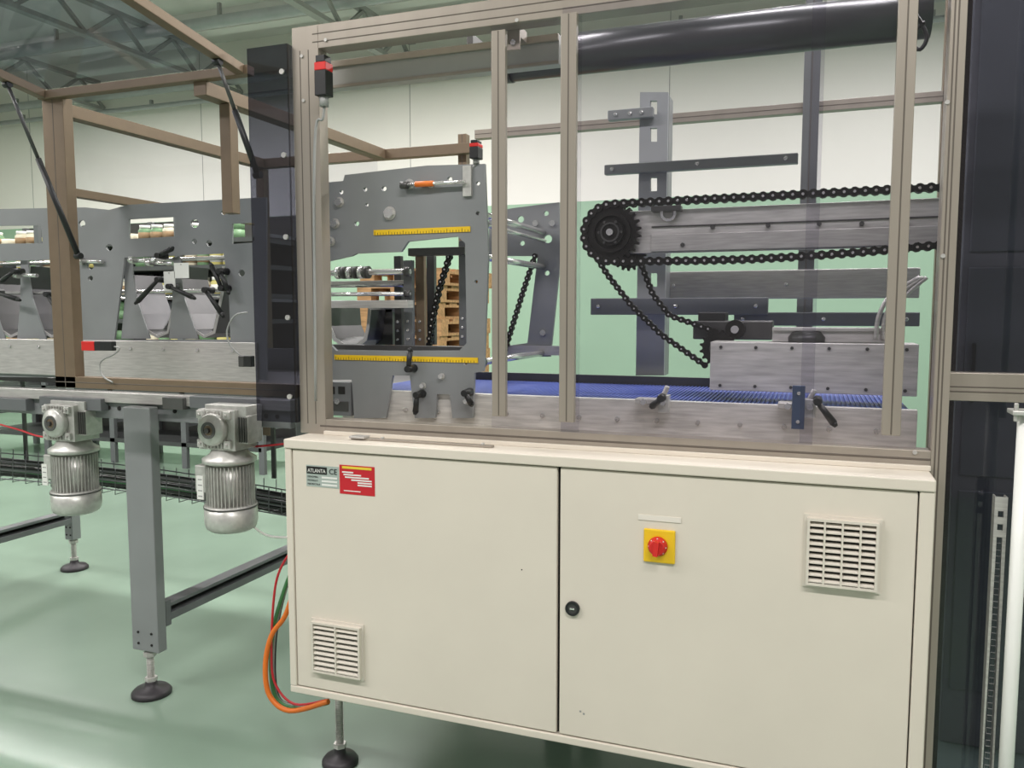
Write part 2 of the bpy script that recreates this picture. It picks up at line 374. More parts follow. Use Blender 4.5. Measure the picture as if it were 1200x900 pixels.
pane(a1[0]-.01,a2[1]+.005,zb1,zt0+.02,YF+.01,G_SMOKE2,'lightly tinted sliding polycarbonate pane')
pane(a2[0],X(960,YF),zb1,zt0+.02,YF-.004,G_SMOKE,'smoked sliding polycarbonate pane')
pane(X(944,YF),gx1,zb1,zt0+.02,YF+.018,G_SMOKE,'smoked sliding polycarbonate pane')
bolts(gd,[(P(a,b,YF).x,P(a,b,YF).z) for (a,b) in ((354,66),(382,47),(356,118),(606,24),(1072,530),(1110,120),(1105,300))],YF+.001,.005,.005,STEEL,10,'screw')
m=M(); m.tube([P(a,b,.24) for a,b in ((1072,15),(1086,42),(1078,58),(1067,50),(1070,38),(1084,26))],.005,BLACK); m.obj('cable',gd)
# ------------------------------------------------------------ smoked panel beside the post
sx0=X(295,.1); sx1=gx0-.003; sz0=P(320,494,.1).z; sz1=P(320,53,.1).z
sd=thing('smoked_guard_panel','narrow dark smoked acrylic guard panel bolted beside the post','guard panel',((sx0+sx1)/2,.1,sz0))
m=M(); m.box(sx0,sx1,.10,.106,sz0,sz1,G_DARK); m.box(sx1-.006,sx1,.106,.125,sz0,sz1,G_DARK); m.obj('acrylic_sheet',sd)
bolts(sd,[(sx1-.018,sz1-.08-(sz1-sz0-.16)*k/4) for k in range(5)],.1,.006,.008,STEEL,12,'screw')
# ------------------------------------------------------------ left guard frame with lifted flap
YG=.15
A=P(48,125,YG); B=P(291,93,YG); hz=(A.z+B.z)/2
lg=thing('conveyor_guard_frame','bronze aluminium guard frame around the infeed conveyor','guard frame',(-.6,YG,0.9))
px0=P(57,285,YG).x; px1=P(81,285,YG).x; lz0=P(215,460,YG).z; lz1=P(215,446,YG).z
m=M(); profv(m,px0,px1,YG,YG+.04,lz0,hz+.02,BRONZED); m.obj('post',lg,.002)
m=M(); profh(m,px0,gx0-.002,YG,YG+.04,lz0,lz1,BRONZED); m.obj('rail',lg,.002)
m=M(); m.box(px0,px0+.05,YG+.04,1.3,hz-.028,hz+.016,BRONZED); m.obj('rail',lg,.002)
m=M(); m.box(-.42,-.37,YG,1.3,hz-.028,hz+.016,BRONZED); m.obj('rail',lg,.002)
m=M(); q=P(262,112,.25); zl=P(262,250,.25).z; m.box(q.x-.02,q.x+.022,.25,.29,zl,hz-.03,BRONZED); m.obj('post',lg,.002)
zz=P(87,215,YG).z
m=M(); m.box(px0+.01,px0+.045,YG+.04,1.28,zz-.03,zz,BRONZED); m.obj('rail',lg,.002)
p0r=P(556,160,1.35).x
m=M(); m.box(px0,p0r-.002,1.3,1.34,hz-.028,hz+.016,BRONZED); m.obj('rail',lg,.002)
m=M(); m.box(px0,px0+.045,1.3,1.34,.9,hz-.03,BRONZED); m.obj('post',lg,.002)
qq=onZ(381,156,hz); m=M(); m.box(qq.x-.02,qq.x+.025,.3,1.3,hz-.03,hz+.01,BRONZED); m.obj('rail',lg,.002)
m=M(); m.box(px0+.055,-.42,1.31,1.316,zz,hz-.03,G_CLEAR); m.obj('window_pane',lg)
m=M(); m.box(px0+.022,px0+.028,YG+.045,1.28,zz,hz-.03,G_CLEAR); m.obj('window_pane',lg)
fl=thing('lifted_guard_flap','smoked acrylic guard flap in bronze frame held open','guard flap',((A.x+B.x)/2,YG,hz+.02))
D=Vector((0,-.95,.146)); 
def fp(x,s,dz=0): return Vector((x,YG,hz+.03+dz))+D*s
fx0=px0; fx1=B.x+.01
for (u,v) in (((fx0+.02,0),(fx0+.02,1)),((fx1-.03,0),(fx1-.03,1)),((fx0,0),(fx1,0)),((fx0,1),(fx1,1))):
    m=M(); m.bar(fp(*u),fp(*v),.034,.028,BRONZED); m.obj('frame_profile',fl,.002)
m=M(); a,b,c,e=fp(fx0+.03,.02,.012),fp(fx1-.04,.02,.012),fp(fx1-.04,.98,.012),fp(fx0+.03,.98,.012); m.prism([a,b,c,e],(0,0,.005),G_FLAP); m.obj('acrylic_sheet',fl)
def strut(p,q):
    p=Vector(p);q=Vector(q); e=thing('gas_strut','black gas strut holding the guard flap open','gas strut',tuple(q),'flap gas struts')
    mid=p.lerp(q,.42); m=M(); m.cyl(mid,q,.0095,BLACK,14); m.obj('cylinder',e)
    m=M(); m.cyl(p,mid,.006,DSTEEL,10); m.obj('piston_rod',e)
    for t in (p,q): m=M(); m.cyl(t+Vector((-.012,0,0)),t+Vector((.012,0,0)),.011,BLACK,12); m.obj('end_joint',e)
strut(fp(fx0+.02,.15,-.02),P(92,300,YG-.01)); strut(fp(fx1-.03,.12,-.02),P(302,205,YG-.03))
# ------------------------------------------------------------ infeed conveyor
YP=.45
cv=thing('infeed_conveyor','grey steel side frame of the infeed conveyor with U guides','conveyor',(-1.5,YP,.95))
def L(pts,Y): return [XZ(a,b,Y) for a,b in pts]
def circ(cx,cy,r,Y,n=12): return L([(cx+r*math.cos(t*2*math.pi/n),cy+r*math.sin(t*2*math.pi/n)) for t in range(n)],Y)
m=M()
outer=L([(-160,248),(100,243),(128,246),(150,240),(240,235),(312,231),(312,445),(-160,440)],YP)
holes=[L([(-140,310),(72,304),(76,318),(84,345),(92,398),(-140,398)],YP),
       L([(146,302),(262,297),(268,340),(270,398),(134,398),(140,350)],YP),
       L([(151,257),(205,254),(205,277),(151,280)],YP), L([(-120,266),(48,264),(50,285),(-120,287)],YP),
       L([(272,262),(298,261),(298,284),(272,286)],YP)]
for (cx,cy,r) in ((62,294,3),(228,262,5),(245,285,3.5),(228,283,3),(106,312,4),(106,326,3),(283,320,4),(262,249,3),(128,290,4),(96,262,4),(70,256,2.5)):
    holes.append(circ(cx,cy,r,YP))
m.plate(outer,holes,YP,.008,GREY); m.obj('side_plate',cv)
m=M(); x0,x1,z0,z1=m.pbox(-160,398,300,440,YP-.012,.012,STEEL); m.obj('stainless_band',cv,.002)
bolts(cv,[(x1-.1-k*.16,z1-.03) for k in range(9)],YP-.012,.006,.006,CHROME)
m=M(); m.pbox(-160,458,340,470,YP,.05,STEEL); m.obj('base_beam',cv,.003)
m=M(); m.pbox(-160,470,340,488,YP+.02,.03,GREY); m.obj('base_beam',cv,.003)
for (a,c) in ((-40,30),(46,118),(190,214),(222,300)):
    m=M(); m.pbox(a,466,c,480,YP-.02,.05,GREYD if c-a>40 else ALUD); m.obj('motor_mount',cv,.002)
p=P(130,478,YP+.02); bolts(cv,[(P(a,478,YP+.02).x,p.z) for a in (10,36,128,140,205,312,325)],YP+.02,.004,.008,GAP,12)
m=M(); zr=P(100,452,YP).z
m.box(-4,.0,1.25,1.26,zr,zr+.12,GREYD); m.obj('side_plate',cv)
m=M(); m.box(-4,-.02,YP+.06,1.24,zr,zr+.02,DSTEEL); m.obj('slider_bed',cv)
def shaft(a,b,Y,r=.008,mt=CHROME):
    p=P(a[0],a[1],Y); q=P(b[0],b[1],Y); z=(p.z+q.z)/2
    m=M(); m.cyl((p.x,Y,z),(q.x,Y,z),r,mt,12); m.obj('guide_shaft',cv)
shaft((-60,311),(300,302),YP+.04); shaft((-60,342),(300,343),YP+.04,.007); shaft((-60,350),(300,350),YP+.3,.007)
INS=mat('guide_steel',(78,77,78),.34,.4,.18,8)
RIM=mat('guide_edge_steel',(178,176,174),.3,.3,.05)
def uguide(a,c):
    Y=YP+.03; mx=(a+c)/2; w=(c-a)/2
    pts=[(a-14,322),(a-8,345),(a,368),(a+w*.4,386),(mx,393),(c-w*.4,388),(c-4,370),(c+1,345),(c+3,312)]
    nrm=[(-3,1.2),(-3,1.2),(-2.6,1.6),(-1.6,2.6),(0,3),(1.6,2.6),(2.6,1.5),(3,0),(3,0)]
    o=[P(x+nx,y+ny,Y) for (x,y),(nx,ny) in zip(pts,nrm)]; i=[P(x,y,Y) for x,y in pts]
    m=M(); m.prism(o+i[::-1],(0,.16,0),INS); m.prism(o+i[::-1],(0,-.004,0),RIM); m.obj('u_guide',cv)
    q=[P(x,y,Y-.012) for x,y in ((a-20,302),(a-12,300),(a-10,325),(a-6,350),(a+4,380),(a+10,397),(a-24,397),(a-20,350))]
    m=M(); m.prism(q,(0,.006,0),GREY); m.obj('guide_bracket',cv)
for a,c in ((-62,-20),(-4,30),(44,78),(166,204),(222,258)): uguide(a,c)
def lever(p,q,Y):
    p=P(p[0],p[1],Y); q=P(q[0],q[1],Y-.02)
    e=thing('clamping_lever','black plastic clamping lever on the machine side','clamping lever',tuple(p),'black clamping levers')
    m=M(); m.cyl(p+Vector((0,.02,0)),p+Vector((0,-.03,0)),.013,BLACK,14,.010); m.obj('hub',e)
    m=M(); m.cyl(p+Vector((0,-.02,0)),p.lerp(q,.85),.007,BLACK,10,.010); m.cyl(p.lerp(q,.85),q,.010,BLACK,10,.005); m.obj('handle',e)
    return e
for p,q in (((190,328),(158,356)),((203,336),(229,350)),((264,338),(246,308)),((262,318),(268,345)),((-2,342),(24,352)),((22,318),(0,330)),((60,345),(74,376)),((245,340),(262,372)),((190,300),(203,290))): lever(p,q,YP-.02)
for (a,b,c,e) in ((192,318,205,341),(204,308,221,326)):
    m=M(); x0,x1,z0,z1=m.pbox(a,b,c,e,YP-.03,.002,WHITE); m.cyl(((x0+x1)/2,YP-.032,z1-.006),((x0+x1)/2,YP-.026,z1-.006),.003,STEEL,8); m.obj('position_tag',cv)
for (a,b) in ((155,305),(175,308),(20,322),(95,306)):
    m=M(); p=P(a,b,YP-.01); m.cyl(p,p+Vector((.11,0,-.005)),.008,CHROME); m.cyl(p-Vector((.01,0,0)),p+Vector((.01,0,0)),.015,CHROME); m.obj('adjusting_rod',cv)
def leg(x,y,ztop,w,dpt,zb,mt=GREY):
    e=thing('support_leg','grey painted steel machine leg on a black levelling foot','machine leg',(x,y,0),'conveyor support legs')
    m=M(); m.box(x-w/2,x+w/2,y-dpt/2,y+dpt/2,zb,ztop,mt); m.obj('column',e,.004)
    bolts(e,[(x+s*w*.25,zb+k) for s in (-1,1) for k in (.03,.075)],y-dpt/2,.003,.005,GAP,8)
    leveling_foot(x,y,zb,e,.075,.013); return e
YL=.42; xa=P(150,620,YL-.02).x; xb=P(181,620,YL-.02).x; lx=(xa+xb)/2; lw=xb-xa
zlb=P(170,763,YL-.02).z; ztp=P(100,472,YP).z
leg(lx,YL,ztp,lw,.045,zlb)
leg(lx,1.5,ztp,.07,.08,zlb); leg(-2.58,1.5,ztp,.06,.06,zlb); leg(-2.58,YL,ztp,lw,.045,zlb)
def crossbeam(x):
    z=P(189,722,YL).z; e=thing('leg_cross_beam','grey steel cross beam between the machine legs','cross beam',(x,.9,z),'leg cross beams')
    m=M(); m.box(x-.03,x+.03,YL+.05,1.45,z-.035,z-.005,GREYD); m.box(x-.03,x-.02,YL+.05,1.45,z-.005,z+.02,GAP); m.box(x-.03,x+.03,YL+.05,1.45,z+.02,z+.035,GREYD); m.obj('channel',e,.002)
    m=M(); m.box(x-.035,x+.035,YL+.024,YL+.05,z-.05,z+.05,GREYD); m.obj('end_plate',e)
crossbeam(lx+.03); crossbeam(-2.56)
def gearmotor(px,py,Y,cab=None):
    c=P(px,py,Y); x,z=c.x,c.z
    e=thing('gear_motor','silver cast aluminium worm gear motor with finned vertical housing','gear motor',(x,Y,z-.36),'conveyor gear motors')
    m=M(); m.box(x-.075,x+.085,Y,Y+.12,z-.075,z+.07,ALU)
    m.box(x-.06,x+.12,Y+.02,Y+.11,z+.045,z+.085,ALU); m.box(x+.085,x+.125,Y+.02,Y+.1,z-.05,z+.05,ALU)
    for s in (-1,1):
        for t in (-1,1): m.box(x+s*.058-.014,x+s*.058+.014,Y-.012,Y,z+t*.052-.014,z+t*.052+.014,ALU); m.cyl((x+s*.058,Y-.012,z+t*.052),(x+s*.058,Y-.018,z+t*.052),.006,STEEL,6)
    for k in range(7): m.box(x-.045+k*.015,x-.041+k*.015,Y-.008,Y,z-.07,z+.065,ALU)
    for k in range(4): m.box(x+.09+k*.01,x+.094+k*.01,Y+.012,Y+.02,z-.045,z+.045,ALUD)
    m.obj('gearbox',e,.006)
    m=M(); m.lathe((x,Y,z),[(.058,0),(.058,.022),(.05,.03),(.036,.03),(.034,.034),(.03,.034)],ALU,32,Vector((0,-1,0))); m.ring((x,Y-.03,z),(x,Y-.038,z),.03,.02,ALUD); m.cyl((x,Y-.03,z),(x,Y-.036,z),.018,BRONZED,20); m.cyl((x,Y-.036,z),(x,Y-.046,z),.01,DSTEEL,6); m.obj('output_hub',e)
    yc=Y+.06; xm=x+.01; m=M(); m.lathe((xm,yc,z-.075),[(.06,0),(.07,-.02),(.095,-.035),(.095,-.05),(.08,-.055)],ALU,32); m.obj('flange',e)
    m=M(); m.cyl((xm,yc,z-.13),(xm,yc,z-.285),.07,ALU,32)
    for k in range(40):
        a=2*math.pi*k/40; ca_,sa=math.cos(a),math.sin(a)
        m.bar((xm+ca_*.077,yc+sa*.077,z-.135),(xm+ca_*.077,yc+sa*.077,z-.28),.003,.018,ALU,Vector((ca_,sa,0)))
    m.obj('finned_housing',e)
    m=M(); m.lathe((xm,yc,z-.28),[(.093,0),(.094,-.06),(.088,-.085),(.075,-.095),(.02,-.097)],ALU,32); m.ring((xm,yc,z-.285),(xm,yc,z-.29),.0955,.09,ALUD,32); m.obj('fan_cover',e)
    m=M(); m.box(x-.115,x-.06,Y+.02,Y+.11,z-.24,z-.14,ALU); m.cyl((x-.115,Y+.06,z-.19),(x-.135,Y+.06,z-.19),.014,BLACK,10); m.cyl((x-.09,Y+.06,z-.24),(x-.09,Y+.06,z-.26),.012,BLACK,10); m.obj('terminal_box',e,.004)
    m=M(); m.box(x-.058,x-.03,Y-.036,Y-.032,z-.25,z-.165,WHITE); 
    for k in range(4): m.box(x-.052,x-.034,Y-.0365,Y-.036,z-.24+k*.02,z-.236+k*.02,GREYC)
    m.obj('rating_label',e)
    if cab: m=M(); m.tube(cab,.0045,WHITE); m.obj('cable',e)
    return e
g1=gearmotor(252,503,.335,[P(280,596,.42),P(292,612,.42),P(306,624,.44),P(320,629,.46),P(345,630,.5)])
g2=gearmotor(68,495,.40)
def interlock(a,b,c,e,Y,lab,pts,c1=RED):
    o=thing('interlock_switch',lab,'safety switch',tuple(P((a+c)/2,(b+e)/2,Y)),'guard interlock switches')
    mx=a+(c-a)*.42
    m=M(); m.pbox(a,b,mx,e,Y-.02,.02,c1); m.obj('actuator',o,.002)
    m=M(); m.pbox(mx,b,c,e,Y-.02,.02,BLACK); m.obj('switch_body',o,.002)
    m=M(); m.tube([P(x,y,Y-.01) for x,y in pts],.0028,GREYC); m.obj('cable',o)
interlock(95,400,131,411,YG,'red and black interlock switch on the guard rail',[(131,406),(140,408),(134,415),(118,424),(120,440),(132,448)])
interlock(279,417,294,430,YG,'small black interlock switch with grey cable loop',[(284,418),(270,405),(266,388),(275,370),(290,366)],DSTEEL)
# cable tray
ct=thing('cable_tray','black wire mesh cable tray full of cables under the conveyor','cable tray',(-1.2,.85,.6))
YT=.85; pts=[(-60,530),(60,540),(200,556),(345,580)]
for k in range(12):
    dy=.02*random.uniform(-1,1); dz=4+k*1.7; m=M()
    m.tube([P(x,y+dz+random.uniform(-3,3),YT+dy+k*.01) for x,y in pts],.007,(BLACK,DSTEEL,GREYC,BLACK,BLACK,GREYD,GREENC,BLACK,BLACK,BLACK,DSTEEL,BLACK)[k]); m.obj('cable',ct)
m=M()
for off in (0,10,20,30): 
    m.tube([P(x,y+off-4,YT-.03) for x,y in pts],.003,GREYD)
for off in (0,30): m.tube([P(x,y+off-4,YT+.13) for x,y in pts],.002,GREYD)
for k in range(28):
    x=-60+k*15; yb=530+(x+60)*.12
    p=P(x,yb-4,YT-.03); q=P(x,yb+26,YT-.03); m.tube([p,q,q+Vector((0,.14,0)),p+Vector((0,.14,0))],.0022,GREYD,6,0)
m.obj('wire_mesh',ct)
for x in (30,320):
    m=M(); p=P(x,540,YT+.14); m.box(p.x-.01,p.x+.01,p.y,p.y+.01,p.z-.08,zr,DSTEEL); m.obj('hanger',ct)
def hose(name,label,pts,r,mt,grp=None,cat='cable'):
    m=M(); m.tube(pts,r,mt,8,6); return single(m,name,label,cat,grp)
hose('air_hose','thin red pneumatic hose hanging under the conveyor',[P(-20,492,.5),P(20,503,.45),P(50,512,.42),P(90,512,.5)],.004,REDC,'pneumatic hoses','hose')
hose('air_hose','thin red pneumatic hose hanging under the conveyor',[P(285,520,.5),P(300,523,.45),P(345,519,.45)],.004,REDC,'pneumatic hoses','hose')
cols=[(ORANGE,0,.0085,'thick orange cable'),(REDC,4,.004,'thin red hose'),(GREENC,8,.006,'green cable'),(GREYC,12,.006,'grey cable'),(BLACK,7,.006,'black cable'),(BLACK,16,.005,'black cable')]
for k,(mt,o,r,lb) in enumerate(cols):
    if mt is ORANGE: p=[(345,690),(334,722),(318,745),(311,780),(316,815),(340,833),(385,822)]
    elif mt is REDC: p=[(345,640),(328,668),(321,700),(318,760),(322,800),(345,825),(385,820)]
    else: p=[(345,655+o),(332+o*.2,690),(316+o*.5,740),(314+o*.5,790),(322+o*.4,820),(350,834-o*.5),(385,824)]
    hose('hanging_cable',lb+' hanging beside the cabinet',[P(a,b,.16+.012*k) for a,b in p],r,mt,'cables beside the cabinet')
# ------------------------------------------------------------ carriage
YC=.30
ca=thing('carriage_frame','grey painted steel carriage plate with window and yellow scales','machine carriage',tuple(P(480,490,YC)),'grey carriage plates')
outer=L([(381,214),(402,212),(404,205),(500,194),(568,192),(572,300),(567,435),(556,437),(554,490),(530,490),(527,462),(512,462),(510,490),(486,490),(480,440),(460,440),(452,490),(415,490),(412,445),(381,445)],YC)
holes=[L([(385,306),(412,300),(418,297),(470,295),(478,283),(536,277),(545,285),(547,402),(538,411),(394,411),(385,402)],YC)]
for (cx,cy,r) in ((428,222,2.5),(450,221,3),(527,210,3),(560,215,2.5),(418,262,3),(560,250,2.5),(430,240,2),(545,425,3),(558,330,2),(400,225,2.5)):
    holes.append(circ(cx,cy,r,YC))
m=M(); m.plate(outer,holes,YC,.012,GREY); m.obj('plate',ca)
for (x0,y0,x1,y1) in ((438,274,551,267),(392,417,560,424)):
    p=P(x0,y0,YC-.002); q=P(x1,y1,YC-.002); z=(p.z+q.z)/2
    m=M(); m.box(p.x,q.x,YC-.003,YC,z-.008,z+.008,YEL); n=int((q.x-p.x)/.01)
    for k in range(n): m.box(p.x+.004+k*.01,p.x+.0052+k*.01,YC-.0036,YC-.003,z-.008,z-(.001 if k%5 else -.003),TXT)
    m.obj('measuring_scale',ca)
for (cx,cy,r) in ((457,250,.017),(398,237,.013),(393,262,.013),(480,216,.013),(505,216,.009),(397,470,.01),(518,441,.008),(496,452,.008),(547,470,.008),(388,283,.012)):
    p=P(cx,cy,YC); m=M(); m.cyl((p.x,YC,p.z),(p.x,YC-.003,p.z),r*1.25,STEEL,20); m.cyl((p.x,YC-.003,p.z),(p.x,YC-.014,p.z),r,CHROME,6); m.obj('bolt',ca)
m=M(); p=P(470,217,YC-.02);q=P(545,213,YC-.02); m.cyl(p,q,.006,CHROME,10); m.cyl(P(487,216,YC-.02),P(508,215,YC-.02),.009,ORANGE,10); m.cyl(P(470,217,YC-.02),P(478,217,YC-.02),.012,DSTEEL,10); m.obj('adjusting_spindle',ca)
m=M(); m.pbox(542,194,552,230,YC-.01,.01,ALU); m.obj('clamp_bracket',ca,.001)
m=M(); m.pbox(381,448,411,487,YC-.005,.03,GREYD); m.pbox(384,453,392,462,YC-.007,.003,GAP); m.pbox(396,453,404,462,YC-.007,.003,GAP); m.pbox(385,470,408,482,YC-.007,.003,DSTEEL); m.obj('bearing_block',ca,.002)
YQ=.95
cb=thing('carriage_frame','rear grey painted steel carriage plate with cut-outs','machine carriage',tuple(P(620,405,YQ)),'grey carriage plates')
outer=L([(573,250),(600,244),(655,237),(657,300),(645,418),(585,418),(596,405),(618,402),(630,300),(600,300),(573,300)],YQ)
holes=[circ(a,b,r,YQ) for a,b,r in ((610,257,4),(640,250,3),(642,280,5),(612,285,3),(641,320,3))]
m=M(); m.plate(outer,holes,YQ,.012,GREY); m.obj('plate',cb)
m=M(); m.pbox(585,405,662,416,YQ-.01,.01,STEEL); m.obj('foot_bar',cb)
for (a,b) in ((585,265),(628,262),(648,262),(637,390)): p=P(a,b,YQ); bolts(cb,[(p.x,p.z)],YQ,.012,.012,CHROME,6)
for k,(a,b) in enumerate(((560,250),(560,300),(562,262),(560,425))):
    p=P(a,b,YC+.012); m=M(); m.cyl(p,(p.x,YQ,p.z),.011 if k!=2 else .007,CHROME,14); m.ring(p,p+Vector((0,.03,0)),.02,.01,DSTEEL); 
    single(m,'cross_shaft','polished steel shaft joining the carriage plates','shaft','carriage cross shafts')
for (y,Y,r) in ((320,.42,.010),(334,.5,.010),(345,.42,.007)):
    p=P(386,y,Y); q=P(481,y,Y); m=M(); m.cyl((p.x-.05,Y,p.z),(q.x,Y,p.z),r,CHROME,16); m.ring((q.x-.02,Y,p.z),(q.x,Y,p.z),r*1.6,r*.9,DSTEEL)
    if y==320:
        for k in range(6): m.cyl((p.x+.03+k*.022,Y,p.z),(p.x+.045+k*.022,Y,p.z),.021,DSTEEL if k%2 else CHROME,18)
    single(m,'guide_rod','polished steel product guide rod inside the carriage window','guide rod','carriage guide rods')
m=M(); Y=.42
pts=[(386,358),(388,382),(394,396),(404,403),(418,403),(427,396),(430,382),(432,360)]
o=[P(x+(-3 if x<409 else 3),y+3,Y) for x,y in pts]; i=[P(x,y,Y) for x,y in pts]
m.prism(o+i[::-1],(0,.2,0),INS); m.prism(o+i[::-1],(0,-.003,0),RIM); single(m,'product_guide_saddle','dark steel U-shaped product guide','product guide')
for (a,b,c,e2,Y,mt) in ((432,362,460,404,.52,DSTEEL),(462,300,470,408,.5,DSTEEL),(473,305,483,408,.44,GREYD),(487,295,497,408,.5,BRONZED),(500,300,509,404,.62,DSTEEL),(538,282,546,405,.5,GREYD)):
    m=M(); x0,x1,z0,z1=m.pbox(a,b,c,e2,Y,.02,mt)
    for k in range(3): m.cyl(((x0+x1)/2,Y,z0+.03+k*.03),((x0+x1)/2,Y-.005,z0+.03+k*.03),.005,CHROME,8)
    single(m,'guide_column','narrow vertical steel column inside the carriage','machine column','carriage columns',.001)
for (a,b,c,e2,yy,mt) in ((384,405,546,411,.36,DSTEEL),(384,352,478,361,.36,STEEL),(386,329,478,333,.46,STEEL),(478,290,544,299,.45,DSTEEL),(432,355,462,366,.52,GREYD)):
    m=M(); m.pbox(a,b,c,e2,yy,.04,mt); single(m,'cross_bar','flat steel bar across the carriage window','machine bar','carriage cross bars',.001)
# ------------------------------------------------------------ chains
def chain(m,pts,pitch=.0275,h=.027,Yw=.022):
    pts=[Vector(p) for p in pts]
    seg=[(pts[i+1]-pts[i]).length for i in range(len(pts)-1)]; T=sum(seg); n=max(2,round(T/pitch)); 
    def at(s):
        for i,l in enumerate(seg):
            if s<=l or i==len(seg)-1: return pts[i].lerp(pts[i+1],min(1,s/l))
            s-=l
    for k in range(n):
        p=at(T*k/n); q=at(T*(k+1)/n); t=(q-p).normalized(); yo=Yw/2 if k%2 else Yw/2-.004
        for s in (-1,1):
            o=Vector((0,s*yo,0)); m.bar(p+o,q+o,.003,h*.62,CHAINM,t.cross(Vector((0,1,0))))
            for c in (p,q): m.cyl(c+o-Vector((0,.0016,0)),c+o+Vector((0,.0016,0)),h*.5,CHAINM,10)
        m.cyl(p+Vector((0,-Yw*.68,0)),p+Vector((0,Yw*.68,0)),h*.15,CHROME,8); m.cyl(p+Vector((0,-Yw*.3,0)),p+Vector((0,Yw*.3,0)),h*.36,CHAINM,10)
def sprocket(m,c,r,teeth,th,mt=CHAINM):
    c=Vector(c); pts=[]
    for k in range(teeth):
        for (f,rr) in ((0,.88),(.2,.9),(.38,1.05),(.62,1.05),(.8,.9)):
            a=2*math.pi*(k+f)/teeth; pts.append((c.x+math.cos(a)*r*rr,c.y-th/2,c.z+math.sin(a)*r*rr))
    m.prism(pts,(0,th,0),mt)
YA=.55
ar=thing('chain_arm','bare metal transfer arm with black drive chain and sprocket','transfer arm',tuple(P(716,272,YA)))
c=P(717,273,YA-.02); R=(P(717,273,YA-.02)-P(717,239,YA-.02)).length
xe=P(1101,250,YA).x
m=M(); m.box(c.x,xe,YA,YA+.02,c.z-R*.72,c.z+R*.75,LGREY); m.cyl((c.x,YA,c.z),(c.x,YA+.02,c.z),R*.7,GREYD,32)
m.box(c.x+R*1.35,xe,YA-.01,YA,c.z-R*.68,c.z-R*.1,STEEL); m.box(c.x+R*1.35,xe,YA-.006,YA,c.z+R*.15,c.z+R*.20,DSTEEL)
m.obj('arm_plate',ar,.002)
m=M(); sprocket(m,c,R,24,.012); sprocket(m,c+Vector((0,.03,0)),R*.98,24,.01); m.obj('sprocket',ar)
m=M(); m.ring(c+Vector((0,-.006,0)),c+Vector((0,-.018,0)),R*.7,R*.58,CHAINM); m.cyl(c+Vector((0,.0,0)),c+Vector((0,-.024,0)),R*.46,CHAINM,24); m.ring(c+Vector((0,-.024,0)),c+Vector((0,-.03,0)),R*.34,R*.28,DSTEEL); m.cyl(c+Vector((0,-.024,0)),c+Vector((0,-.034,0)),R*.12,CHROME,12)
m.obj('hub',ar)
c2=P(737,296,YA+.03); m=M(); sprocket(m,c2,R*.62,18,.012); m.cyl(c2+Vector((0,-.02,0)),c2,R*.3,CHAINM,20); m.obj('sprocket',ar)
bolts(ar,[(c.x+math.cos(k*math.pi/3)*R*.4,c.z+math.sin(k*math.pi/3)*R*.4) for k in range(6)],c.y-.024,.005,.0045,DSTEEL,6)
ze=P(1078,222,YA).z; zf=P(1078,290,YA).z; xm_=P(1078,250,YA).x
sl1=(ze-(c.z+R))/(xm_-c.x); sl2=(zf-(c.z-R))/(xm_-c.x)
mid=[(c.x+(xe-c.x)*t,c.y,c.z-R*.98+sl2*(xe-c.x)*t-.014*math.sin(math.pi*t)) for t in (.15,.3,.45,.6,.75,.9,1)]
pts=[(xe,c.y,c.z+R+sl1*(xe-c.x))]+[(c.x+math.cos(a)*R*.99,c.y,c.z+math.sin(a)*R*.99) for a in [math.pi/2+math.pi*k/14 for k in range(15)]]+mid
m=M(); chain(m,pts); m.obj('drive_chain',ar)
bolts(ar,[(P(a,b,YA-.012).x,P(a,b,YA-.012).z) for a,b in ((800,287),(835,266),(900,264),(960,262),(1010,262),(1060,260))],YA-.002,.014,.007,DSTEEL,6)
m=M(); m.ring(P(783,250,YA-.02),P(783,250,YA-.028),.024,.016,CHROME); m.obj('lifting_ring',ar)
m=M(); p=P(775,240,YA-.03); m.box(p.x-.03,p.x+.06,YA-.04,YA,p.z-.02,p.z-.004,DSTEEL); m.obj('chain_tensioner',ar,.002)
def dchain(pts,Y,lab):
    e=thing('drive_chain',lab,'drive chain',tuple(P(pts[0][0],pts[0][1],Y)),'diagonal drive chains')
    m=M(); chain(m,[P(a,b,Y) for a,b in pts],.022,.020,.016); m.obj('chain_links',e)
dchain([(697,298),(712,322),(740,358),(775,392),(826,428)],YA+.05,'black roller chain running down to the lower sprocket')
dchain([(750,305),(765,345),(785,370),(838,388)],YA+.05,'black roller chain running down to the lower sprocket')
dchain([(529,294),(516,335),(508,370),(503,404)],.5,'black roller chain inside the carriage window')
dchain([(627,300),(612,345),(592,410)],.92,'black roller chain between the carriage plates')
e=thing('lower_sprocket','black steel drive sprocket above the belt','sprocket',tuple(P(848,400,YA+.05)))
m=M(); cc=P(842,408,YA+.05); sprocket(m,cc,.055,16,.012); m.obj('toothed_wheel',e)
m=M(); m.cyl(cc+Vector((0,.05,0)),cc+Vector((0,-.03,0)),.025,DSTEEL); m.obj('hub',e)
e=thing('bearing_unit','compact dark bearing and drive unit above the belt','drive unit',tuple(P(870,398,.6)))
m=M(); x0,x1,z0,z1=m.pbox(812,376,905,398,.62,.12,DSTEEL); m.obj('housing',e,.004)
m=M(); p=P(862,386,.62); m.cyl((p.x,.62,p.z),(p.x,.60,p.z),.03,CHAINM,24); m.cyl((p.x,.6,p.z),(p.x,.585,p.z),.012,CHROME,12); m.obj('bearing_cap',e)
m=M(); m.pbox(818,366,850,376,.63,.1,BLACK); m.obj('terminal_cover',e,.003)
